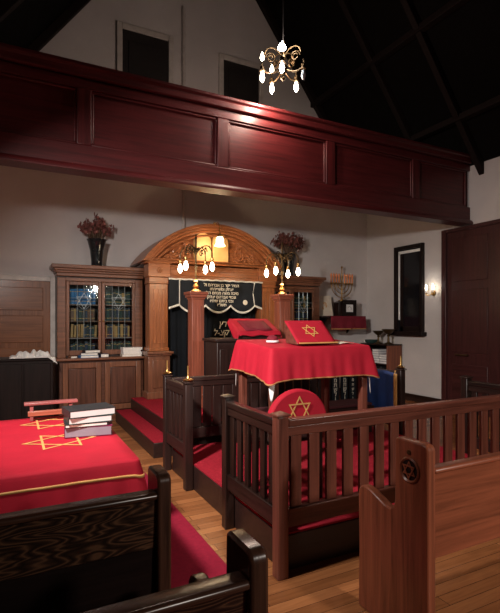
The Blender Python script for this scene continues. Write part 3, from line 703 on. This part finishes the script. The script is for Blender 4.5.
# ------------------------------------------------------------------ the reading table on the platform
TX0, TX1, TY0, TY1 = 1.95, 2.985, 3.42, 4.08
tz = lambda x, y: 1.268+.05*(y-3.4)/.7
rt = thing('reading_table', 'tall wooden reading table draped in red on the railed platform', 'table', (2.47, 3.75, PZ))
for x in (TX0+.035, TX1-.035):
    for y in (TY0+.035, TY1-.035): B(x-.033, x+.033, y-.033, y+.033, PZ+.001, tz(x, y)-.045).build('leg', 'railing', rt, bevel=.006)
zt = lambda y, o_: tz(0, y)-o_
MB().prism([(TY0, zt(TY0, .036)), (TY1, zt(TY1, .036)), (TY1, zt(TY1, .012)), (TY0, zt(TY0, .012))], 0, TX0, TX1).build('table_top', 'railing', rt, bevel=.005)
MB().box(TX0+.07, TX1-.07, TY0+.02, TY0+.04, 1.12, 1.222).box(TX0+.02, TX0+.04, TY0+.07, TY1-.07, 1.12, 1.222).box(TX1-.04, TX1-.02, TY0+.07, TY1-.07, 1.12, 1.222).build('apron', 'railing', rt, bevel=.004)
cl = Cloth(TX0-.012, TX1+.012, TY0-.012, TY1+.012, tz, .262, .035, .007, 15, corner=.035)
rc_ = cl.mesh().build('table_cloth', 'velvet', smooth=70, solid=.004); tag(rc_, 'red velvet cloth with gold hem over the tall reading table', 'cloth')
cl.band(.955, 1.0).build('gold_hem', 'hem', rc_, smooth=70, solid=.003)
u = Cloth(TX0-.001, TX1+.001, TY0-.001, TY1+.001, lambda x, y: tz(x, y)-.012, .13, .008, .0, 17, corner=.30)
uc = u.mesh().build('under_cloth', 'white', smooth=70, solid=.003); tag(uc, 'white under cloth whose corners hang below the red table cloth', 'cloth')
# sloping book rest with a star
br = thing('book_rest', 'red star-embroidered sloping book rest on the reading table', 'book rest', (2.45, 3.6, 1.28))
nrm = Vector((0, -.185, .2)).normalized()
MB().prism([(3.5, 1.288), (3.70, 1.2985), (3.72, 1.48), (3.705, 1.485), (3.5, 1.30)], 0, 2.255, 2.655).build('wedge', 'railing', br, bevel=.004)
dz = .185/.205
cv = MB().grid(lambda u_, v_: (2.245+.42*u_, 3.492+.22*v_-.002, 1.298+.195*v_+.009), 12, 8); cv.grid(lambda u_, v_: (2.245+.42*u_, 3.49-.035*v_, 1.307-.006*v_), 12, 2)
cvo = cv.build('velvet_cover', 'velvet', br, smooth=50, solid=.005)
MB().star((2.455, 3.598, 1.409), (1, 0, 0), (0, .22, .195), .085, .0075, .002).build('star_emblem', 'gold', cvo)
B(2.245, 2.665, 3.452, 3.462, 1.30, 1.311).build('gold_edging', 'gold', cvo)
# small things on the table
cp = thing('skullcap', 'small folded red cap with a white rim left of the star book rest', 'cap', (2.16, 3.78, 1.30))
MB().lathe([(.05, 0), (.055, .018), (.05, .045), (.032, .062), (.005, .068)], (2.16, 3.78, tz(0, 3.78)+.006), 16).build('crown', 'maroon', cp)
MB().lathe([(.054, 0), (.060, .004), (.060, .018), (.054, .021)], (2.16, 3.78, tz(0, 3.78)+.006), 16).build('rim', 'white', cp)
op = tag(MB().grid(lambda u_, v_: (2.74+.17*u_, 3.53+.12*v_, tz(0, 3.53+.12*v_)+.008+.01*abs(math.sin(u_*math.pi))), 10, 4).build('open_pamphlet', 'stone', solid=.003), 'pale open pamphlet lying right of the star book rest', 'pamphlet')

# chair with a round covered back, its back to the camera
chx, chy = 1.80, 2.80
chr_ = thing('dining_chair', 'chair with rounded red star cover on its back, behind the front railing', 'chair', (chx, chy, PZ))
for sx in (-1, 1):
    B(chx+sx*.19-.018, chx+sx*.19+.018, chy-.018, chy+.018, PZ+.001, .80).build('back_leg', 'shadow', chr_, bevel=.004)
    B(chx+sx*.19-.018, chx+sx*.19+.018, chy+.37, chy+.406, PZ+.001, .635).build('front_leg', 'shadow', chr_, bevel=.004)
B(chx-.215, chx+.215, chy+.02, chy+.42, .636, .665).build('seat', 'shadow', chr_, bevel=.012)
oc = arc(chx, .795, .225, 0, 180, 24)
MB().prism([(chx-.225, .78), (chx+.225, .78)]+oc, 1, chy-.03, chy+.03).build('back_cover', 'velvet', chr_, bevel=.015).scale = (1.07, 1, 1)
for q in (-.1, 0, .1): B(chx+q-.012, chx+q+.012, chy-.008, chy+.008, .666, .79).build('spindle', 'shadow', chr_)
MB().star((chx, chy-.0315, .87), (1, 0, 0), (0, 0, 1), .105, .009, .0).build('star_emblem', 'gold', chr_)

# low bench at the back of the platform
bo = thing('low_bench', 'low dark bench with a thin dark red cushion inside the platform railings, behind the table', 'bench', (2.9, 4.33, PZ))
for x in (2.12, 2.9, 3.68): B(x-.02, x+.02, 4.17, 4.49, PZ+.001, .50).build('bench_leg', 'shadow', bo, bevel=.004)
B(2.08, 3.72, 4.15, 4.50, .501, .53).build('bench_seat', 'shadow', bo, bevel=.006)
B(2.09, 3.71, 4.155, 4.175, .30, .50).build('apron', 'shadow', bo)
B(2.10, 3.70, 4.16, 4.49, .531, .565).build('cushion', 'plumred', bo, bevel=.012)
# sashes and banner on the far railings
for k, x in enumerate((3.47, 3.61, 3.735)):
    sa = tag(MB().box(x-.05, x+.05, 4.554, 4.560, .34, .931).box(x-.05, x+.05, 4.560, 4.62, .9265, .931).build('lettered_sash', 'black'), 'black sash with white letters on the back railing, %s' % ['nearest the reddish table leg', 'middle of the three', 'nearest the blue banner'][k], 'sash', 'lettered black sashes')
    for j, L in enumerate('אמתשלומברכהקדש'[:9]): text_obj('white_letter', L, .075 if k < 2 else .05, (x, 4.551, .82-.056*j), 'ivory', sa)
bn = MB().grid(lambda u_, v_: (3.825+.082*v_+.006*math.sin(v_*20), 4.51-.51*v_, .90-.50*u_+.03*math.sin(math.pi*v_)), 10, 20).build('blue_banner', 'blue', solid=.005)
tag(bn, 'blue banner with gold fringe hanging on the railing below the window', 'banner')
c = MB()
c.grid(lambda u_, v_: (3.815+.082*v_, 4.525-.54*v_, .41+.03*math.sin(math.pi*v_)-.05*u_), 2, 20); c.grid(lambda u_, v_: (3.815+.008*v_, 4.525-.05*v_, .90-.5*u_), 6, 2); c.grid(lambda u_, v_: (3.895+.004*v_, 4.03-.05*v_, .90-.5*u_), 6, 2)
c.build('gold_fringe', 'stone' if 0 else 'gold', bn, solid=.004)

MB().tube([(3.83, 4.50, .895), (3.86, 4.50, .93), (3.93, 4.50, .93)], .005, 6).tube([(3.90, 4.02, .895), (3.91, 4.02, .93), (3.93, 4.02, .93)], .005, 6).build('hanging_cord', 'gold', bn)
# ------------------------------------------------------------------ wall shelf with menorah
sx0, sx1 = 5.29, 6.40
ws = thing('wall_shelf', 'small bracketed wall shelf under the menorah', 'shelf', (5.85, YB, 1.5))
B(sx0, sx1, 7.40, YB-.005, 1.555, 1.59).build('board', 'ebony', ws, bevel=.005)
for x in (sx0+.2, sx1-.2): MB().prism([(YB-.006, 1.554), (7.46, 1.554), (YB-.006, 1.25)], 0, x-.015, x+.015).build('bracket', 'ebony', ws)
c = MB()
c.grid(lambda u_, v_: (5.52+.86*u_, 7.38+.33*v_, 1.596), 8, 4)
c.grid(lambda u_, v_: (5.52+.86*u_+.03*v_*(u_-.3), 7.38-.01*v_-.012*v_*math.sin(u_*25), 1.596-.26*v_-.02*v_*math.sin(u_*6)), 40, 8)
wc = c.build('shelf_cloth', 'maroon', smooth=60, solid=.004); tag(wc, 'dull red cloth hanging over the wall shelf below the menorah', 'cloth')
B(5.52, 6.38, 7.358, 7.366, 1.335, 1.355).build('trim_band', 'tan', wc)
bxo = thing('dark_case', 'dark wooden box case holding a small pale picture, on the wall shelf', 'case', (5.98, 7.55, 1.6))
B(5.80, 6.17, 7.50, 7.66, 1.60, 1.86).build('body', 'darkwood', bxo, bevel=.005)
MB().prism([(5.78, 1.861), (6.19, 1.861), (6.10, 1.90), (5.87, 1.90)], 1, 7.49, 7.67).build('lid', 'darkwood', bxo, bevel=.004)
pf = thing('picture_frame', 'black framed small pale picture leaning on the dark case', 'picture', (6.02, 7.48, 1.6))
MB().ring([(5.87, 1.601), (6.21, 1.601), (6.21, 1.92), (5.87, 1.92)], [(5.95, 1.68), (6.13, 1.68), (6.13, 1.83), (5.95, 1.83)], 1, 7.455, 7.48).build('frame', 'ebony', pf)
B(5.95, 6.13, 7.465, 7.475, 1.68, 1.83).build('picture', 'white', pf)
c = MB().tube([(6.0, 7.463, 1.72), (6.0, 7.463, 1.77), (6.03, 7.463, 1.79), (6.08, 7.463, 1.77), (6.08, 7.463, 1.72)], .006, 5); c.build('drawing', 'grey', pf)
cd = thing('leaning_print', 'cream print leaning on the wall at the end of the wall shelf', 'print', (5.53, 7.5, 1.6))
mt = Matrix.Translation((5.50, 7.55, 1.60)) @ Matrix.Rotation(R(-8), 4, 'X') @ Matrix.Rotation(R(-3), 4, 'Y')
MB().box(-.18, .20, -.004, .004, 0, .40, mt).build('sheet', 'stone', cd)
c = MB()
for g in range(10): c.ball(mt @ Vector((.02+.05*math.cos(g*1.9), -.005, .2+.06*math.sin(g*2.3))), .018, 6, (1, .1, 1))
c.build('drawing', 'tan', cd)
# menorah
mx, my, mz = 5.955, 7.60, 1.901
mn = thing('menorah', 'brass menorah with orange candles standing on the dark case', 'menorah', (mx, my, mz))
MB().lathe([(.08, 0), (.082, .012), (.03, .03), (.012, .06), (.012, .30), (.02, .32), (.010, .34), (.010, .66), (.024, .68), (.004, .71)], (mx, my, mz), 14).build('stem', 'brass', mn)
for r_ in (.10, .18, .26):
    c = MB().tube([(mx+r_*math.cos(R(a)), my, mz+.33+r_*.98*math.sin(R(a))) for a in range(180, 361, 12)], .008, 6)
    b_ = c.build('branch', 'brass', mn)
    for s in (-1, 1): MB().lathe([(.012, .0), (.03, .012), (.02, .02)], (mx+s*r_, my, mz+.33), 10).build('cup', 'brass', b_)
for r_ in (.07, .135, .20, .265):
    for s in (-1, 1):
        tag(MB().lathe([(.016, 0), (.016, .11), (.022, .12), (.02, .16), (.003, .19)], (mx+s*r_, my, mz+.372), 10).build('candle', 'candle'), 'orange candle on the menorah, %s of the centre stem' % ['first', 'second', 'third', 'outermost'][int(round((r_-.07)/.065))] + (' to the left' if s < 0 else ' to the right'), 'candle', 'menorah candles')
B(mx-.285, mx+.285, my-.02, my+.02, mz+.352, mz+.371).build('candle_bar', 'brass', mn, bevel=.004)

# ------------------------------------------------------------------ low shelf unit against the right wall
su = thing('low_bookshelf', 'low reddish bookshelf against the wall below the window', 'bookshelf', (6.58, 7.0, 0))
UX0, UX1, UY0, UY1, UZ = 6.33, 6.69, 6.71, 7.46, 1.03
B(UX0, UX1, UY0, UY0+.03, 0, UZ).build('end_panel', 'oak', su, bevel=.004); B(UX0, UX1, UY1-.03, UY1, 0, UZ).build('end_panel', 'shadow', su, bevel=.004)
B(UX1-.012, UX1, UY0+.031, UY1-.031, 0.01, UZ-.02).build('back', 'shadow', su)
B(UX0-.01, UX1, UY0-.01, UY1+.01, UZ+.001, UZ+.025).build('top', 'shadow', su, bevel=.004)
for z in (.06, .36, .66): B(UX0+.005, UX1-.013, UY0+.031, UY1-.031, z, z+.02).build('shelf', 'shadow', su)
for col_, yc in (('mid', 6.85), ('far', 7.06)):
    for k in range(6):
        h = .045; w = .19-.01*(k % 3); z = .681+k*.0455
        if col_ == 'mid' and k > 3: continue
        o = thing('book', 'white book lying in the low bookshelf, %s in the %s stack' % (['lowest', 'second up', 'third up', 'fourth up', 'fifth up', 'sixth up'][k], 'shorter' if col_ == 'mid' else 'taller'), 'book', (6.56, yc, z), 'white books lying in the low bookshelf')
        MB().box(6.345, 6.60, yc-w/2, yc+w/2, z, z+.004).box(6.345, 6.60, yc-w/2, yc+w/2, z+h-.006, z+h-.002).build('cover', 'grey', o, smooth=0); B(6.352, 6.595, yc-w/2+.004, yc+w/2-.004, z+.0041, z+h-.0061).build('pages', 'white', o, smooth=0)
for k in range(7): tag(B(6.36, 6.60, 6.79+k*.06, 6.79+k*.06+.045, .381, .58+.02*(k % 3)).build('book', 'blackbk', bevel=.004), 'black upright book on the middle shelf of the low bookshelf', 'book', 'black books in the low bookshelf')
zt_ = UZ+.026
def goblet(x, y, s, label):
    o = tag(MB().lathe([(.05*s, 0), (.052*s, .008*s), (.015*s, .025*s), (.012*s, .09*s), (.02*s, .1*s), (.012*s, .115*s), (.05*s, .14*s), (.085*s, .18*s), (.08*s, .18*s), (.045*s, .148*s), (.005, .14*s)], (x, y, zt_), 16).build('metal_cup', 'bronze'), label, 'cup', 'metal cups on the low bookshelf')
goblet(6.46, 7.10, 1.4, 'wide bronze footed cup at the middle of the low bookshelf top'); goblet(6.44, 6.80, 1.6, 'tall bronze footed cup at the window end of the low bookshelf')
tag(MB().lathe([(.10, 0), (.13, .03), (.14, .07), (.13, .07), (.11, .03), (.02, .012)], (6.48, 7.31, zt_), 18).build('bowl', 'green'), 'dark green bowl at the far end of the low bookshelf top', 'bowl')

# ------------------------------------------------------------------ dark cabinet by the left door
cb = thing('side_cabinet', 'dark low cabinet beside the bookcase, holding a crumpled white cloth', 'cabinet', (.18, 7.05, 0))
B(-.22, .51, 6.9, 7.35, .08, .97).build('carcass', 'ebony', cb, bevel=.006); B(-.20, .49, 6.93, 7.33, 0, .08).build('plinth', 'ebony', cb)
B(-.25, .53, 6.87, 7.36, .971, 1.0).build('top', 'ebony', cb, bevel=.006)
for a in (-.2, .15): B(a, a+.33, 6.885, 6.899, .12, .93).build('door', 'ebony', cb, bevel=.008)
q = random.Random(4)
def lump(u_, v_):
    x = -.02+.58*u_; y = 6.83+.38*v_; e = min(u_, 1-u_, v_, 1-v_)*4
    z = 1.012+min(1, e)*(.05+.035*math.sin(u_*17+v_*5)*math.cos(v_*11-u_*4)+.02*math.sin(u_*40))
    if u_ > .8: z -= (u_-.8)*.45
    return (x, y, max(z, 1.006 if x < .54 and y > 6.86 else .90))
tag(MB().grid(lump, 40, 28).build('crumpled_cloth', 'white', smooth=80, solid=.006), 'crumpled white cloth heaped on the dark cabinet by the door', 'cloth')

# ------------------------------------------------------------------ long table with red cloth on the left
LX0, LX1, LY0, LY1, LZ = -.68, .60, 2.51, 3.92, .76
lt = thing('long_table', 'low table hidden under the star-embroidered red cloth', 'table', (-.1, 3.2, 0))
B(LX0, LX1, LY0, LY1, LZ-.045, LZ-.008).build('table_top', 'shadow', lt)
for x in (LX0+.06, LX1-.06):
    for y in (LY0+.06, LY1-.06): B(x-.03, x+.03, y-.03, y+.03, 0, LZ-.046).build('leg', 'shadow', lt)
lc_ = Cloth(LX0-.012, LX1+.012, LY0-.012, LY1+.012, lambda x, y: LZ, .42, .05, .013, 23, corner=.10, rc=.03, n=260)
lo = lc_.mesh(16).build('table_cloth', 'velvet', smooth=70, solid=.004); tag(lo, 'bright red cloth with gold band and stars on the long table', 'cloth')
lc_.band(.135, .165, .004).build('gold_band', 'gold', lo, smooth=70, solid=.002)
for yc in (3.11, 3.68): MB().star((.27, yc, LZ+.003), (1, 0, 0), (0, 1, 0), .215, .0135, 0, .0015, a0=0).build('star_emblem', 'gold', lo)
# books on it
zz = LZ+.006
for k, (h, cov, pg, lab, w, dx) in enumerate(((.062, 'purple', 'grey', 'thick grey-edged plum book at the bottom of the table pile', .29, 0), (.022, 'blackbk', 'paper', 'thin black book second from the bottom of the table pile', .26, -.02), (.04, 'green', 'white', 'white-edged book third from the bottom of the table pile', .27, -.005), (.045, 'blackbk', 'white', 'white-edged dark book on top of the table pile', .29, .0))):
    flat_book('book', (.455+dx, 3.23), zz, w, .22, h, cov, lab, R(-8+5*k), 'pile of books on the long red table', pg); zz += h+.0006
# little stand at the far end
st = thing('tabletop_stand', 'small reddish wooden reading stand at the far end of the long table', 'stand', (.27, 3.8, LZ))
zb_ = LZ+.004
for x in (.135, .405): B(x-.012, x+.012, 3.79, 3.82, zb_, .875).build('leg', 'pink', st, bevel=.003)
B(.11, .43, 3.785, 3.825, .80, .835).build('lower_bar', 'pillar', st, bevel=.003)
MB().prism([(3.78, .880), (3.835, .886), (3.835, .902), (3.78, .898)], 0, .085, .455).build('sloping_board', 'pink', st, bevel=.003)

# ------------------------------------------------------------------ pews
def pew_end(mb, x0, x1, yr, hi, top, arm, length):
    p = [(yr, .0), (yr, top-.03)]+[(yr+.03+.03*math.cos(R(a)), top-.03+.03*math.sin(R(a))) for a in (150, 120, 90)]
    p += [(yr+hi-.02+.02*math.cos(R(a)), top-.02+.02*math.sin(R(a))) for a in (90, 60, 30, 0)]
    p += [(yr+hi+.003, arm+.02), (yr+hi+.012, arm-.015), (yr+hi+.035, arm-.03), (yr+hi+.07, arm-.028), (yr+hi+.12, arm-.008), (yr+hi+.17, arm+.012)]
    e = yr+length
    p += [(e-.05, arm+.02), (e-.02, arm+.012), (e-.004, arm-.01), (e, arm-.04), (e-.005, .3), (e, 0)]
    return mb.prism(p, 0, x0, x1)
def pew(name, label, xe, side, x_other, yr, hi, top, arm, length, tone, back, group, roundel=False, backtop=None):
    """xe: outer face of the visible end; side +1 when the pew runs to +x"""
    o = thing(name, label, 'pew', ((xe+x_other)/2, yr+.25, 0), group)
    t_ = .05; bt = backtop or top-.065
    xa, xb = (xe, xe+t_) if side > 0 else (xe-t_, xe)
    e = pew_end(MB(), xa, xb, yr, hi, top, arm, length).build('end_panel', tone, o, bevel=.009)
    xo = (x_other-t_, x_other) if side > 0 else (x_other, x_other+t_)
    pew_end(MB(), xo[0], xo[1], yr, hi, top, arm, length).build('end_panel', tone, o, bevel=.009)
    p, q = (xb+.001, xo[0]-.001) if side > 0 else (xo[1]+.001, xa-.001)
    zm = bt-.20 if not roundel else .42
    ym = yr+.02+.015*(bt-.022-zm)/(bt-.442)
    MB().prism([(ym, zm), (ym+.028, zm), (yr+.045, bt-.022), (yr+.02, bt-.022)], 0, p, q).build('backrest', back, o)
    if not roundel: MB().prism([(yr+.036, .42), (yr+.065, .42), (ym+.028, zm-.003), (ym+.002, zm-.003)], 0, p, q).build('lower_backrest', 'ebony', o)
    MB().prism([(yr+.002, bt-.021), (yr+.064, bt-.021), (yr+.066, bt-.005), (yr+.058, bt), (yr+.01, bt), (yr+.002, bt-.008)], 0, p, q).build('top_rail', tone, o, bevel=.004)
    B(p, q, yr+.07, yr+length+.03, .40, .435).build('seat', tone, o, bevel=.01)
    if not roundel: B(p, q, yr+.04, yr+.065, .08, .40).build('lower_back', tone, o)
    if roundel:
        yc, zc = yr+.105, top-.135
        m = Matrix.Translation((xe-.001, yc, zc)) @ Matrix.Rotation(R(-90), 4, 'Y')
        r1 = MB().lathe([(.052, -.004), (.060, .004), (.054, .010), (.047, .004), (.046, -.004)], (0, 0, 0), 24, mat=m).build('roundel', tone, e)
        MB().lathe([(.046, -.002), (.046, .002), (.002, .003)], (0, 0, 0), 24, mat=m).build('roundel_field', 'ebony', e)
        MB().star((xe-.005, yc, zc), (0, -1, 0), (0, 0, 1), .043, .006, 0, .003).build('star_carving', tone, e)
        MB().lathe([(.011, -.002), (.011, .004), (.002, .005)], (0, 0, 0), 12, mat=Matrix.Translation((xe-.001, yc+.005, top-.055)) @ Matrix.Rotation(R(-90), 4, 'Y')).build('number_disc', 'bronze', e)
    return o
PA = pew('pew', 'dark pew with swirling wood grain in front of the long red table', .515, -1, -.85, 1.63, .15, .95, .68, .45, 'pewwood', 'pewgrain', 'dark pews left of the aisle', backtop=.887)
pew('pew', 'nearest dark pew whose rounded end stands beside the red aisle carpet', .555, -1, -.85, .985, .15, .95, .68, .45, 'pewwood', 'pewgrain', 'dark pews left of the aisle', backtop=.885)
pew('pew', 'red-brown pew with a carved star roundel on its tall end', 1.635, 1, 3.9, 1.483, .20, .95, .625, .467, 'oak', 'oak', None, True, backtop=.84)
# aisle carpet
tag(B(.60, 1.175, -2.0, 6.4, .0005, .012).build('aisle_runner', 'runner', bevel=.004), 'long plain crimson carpet runner along the aisle', 'carpet')

# ------------------------------------------------------------------ light
def area(loc, target, size, power, col=(1, .93, .84), shape=None, spread=None):
    l = bpy.data.lights.new('area_light', 'AREA'); l.energy = power; l.color = col; l.size = size
    o = bpy.data.objects.new('area_light', l); COL.objects.link(o); o.location = loc
    o.rotation_euler = (Vector(target)-Vector(loc)).to_track_quat('-Z', 'Y').to_euler()
    if spread: l.spread = R(spread)
    return o
def point(loc, power, col, rad=.05):
    l = bpy.data.lights.new('lamp_light', 'POINT'); l.energy = power; l.color = col; l.shadow_soft_size = rad
    o = bpy.data.objects.new('lamp_light', l); COL.objects.link(o); o.location = loc; return o
area((-.6, 2.3, 2.86), (3.0, 5.6, .0), .22, 92, (1, .93, .87), spread=104)
area((2.6, -1.8, 2.6), (2.3, 2.3, .0), .3, 25, (1, .90, .80), spread=84)
warm = (1, .72, .42)
for x in (2.216, 3.563): point((x, 5.95, 2.10), 12, warm, .08)
point((2.855, 6.62, 2.60), 4, warm, .04)
point((2.72, 6.74, 2.70), 2, warm, .04)
point((cx-.06, cy+.25, cz-.26), 50, (1, .74, .60), .05)
point((cx, cy-.1, cz+.25), 14, (1, .88, .76), .06)
point((XR-.25, 5.97, 2.14), 1.3, (1, .95, .88), .03)
w = bpy.data.worlds.new('world'); sc.world = w; w.use_nodes = True
w.node_tree.nodes['Background'].inputs[0].default_value = (.05, .045, .045, 1); w.node_tree.nodes['Background'].inputs[1].default_value = .3

# ------------------------------------------------------------------ camera
cam = bpy.data.cameras.new('camera'); co = bpy.data.objects.new('camera', cam); COL.objects.link(co)
co.location = (0, 0, 1.5); co.rotation_euler = (R(90), 0, R(-27))
cam.sensor_fit = 'HORIZONTAL'; cam.sensor_width = 36; cam.lens = 469/500*36; cam.shift_y = 14.5/500; cam.clip_start = .05
sc.camera = co
sc.view_settings.view_transform = 'Standard'; sc.view_settings.look = 'None'; sc.view_settings.exposure = 0
sc.cycles.use_denoising = True
sc.cycles.max_bounces = 8
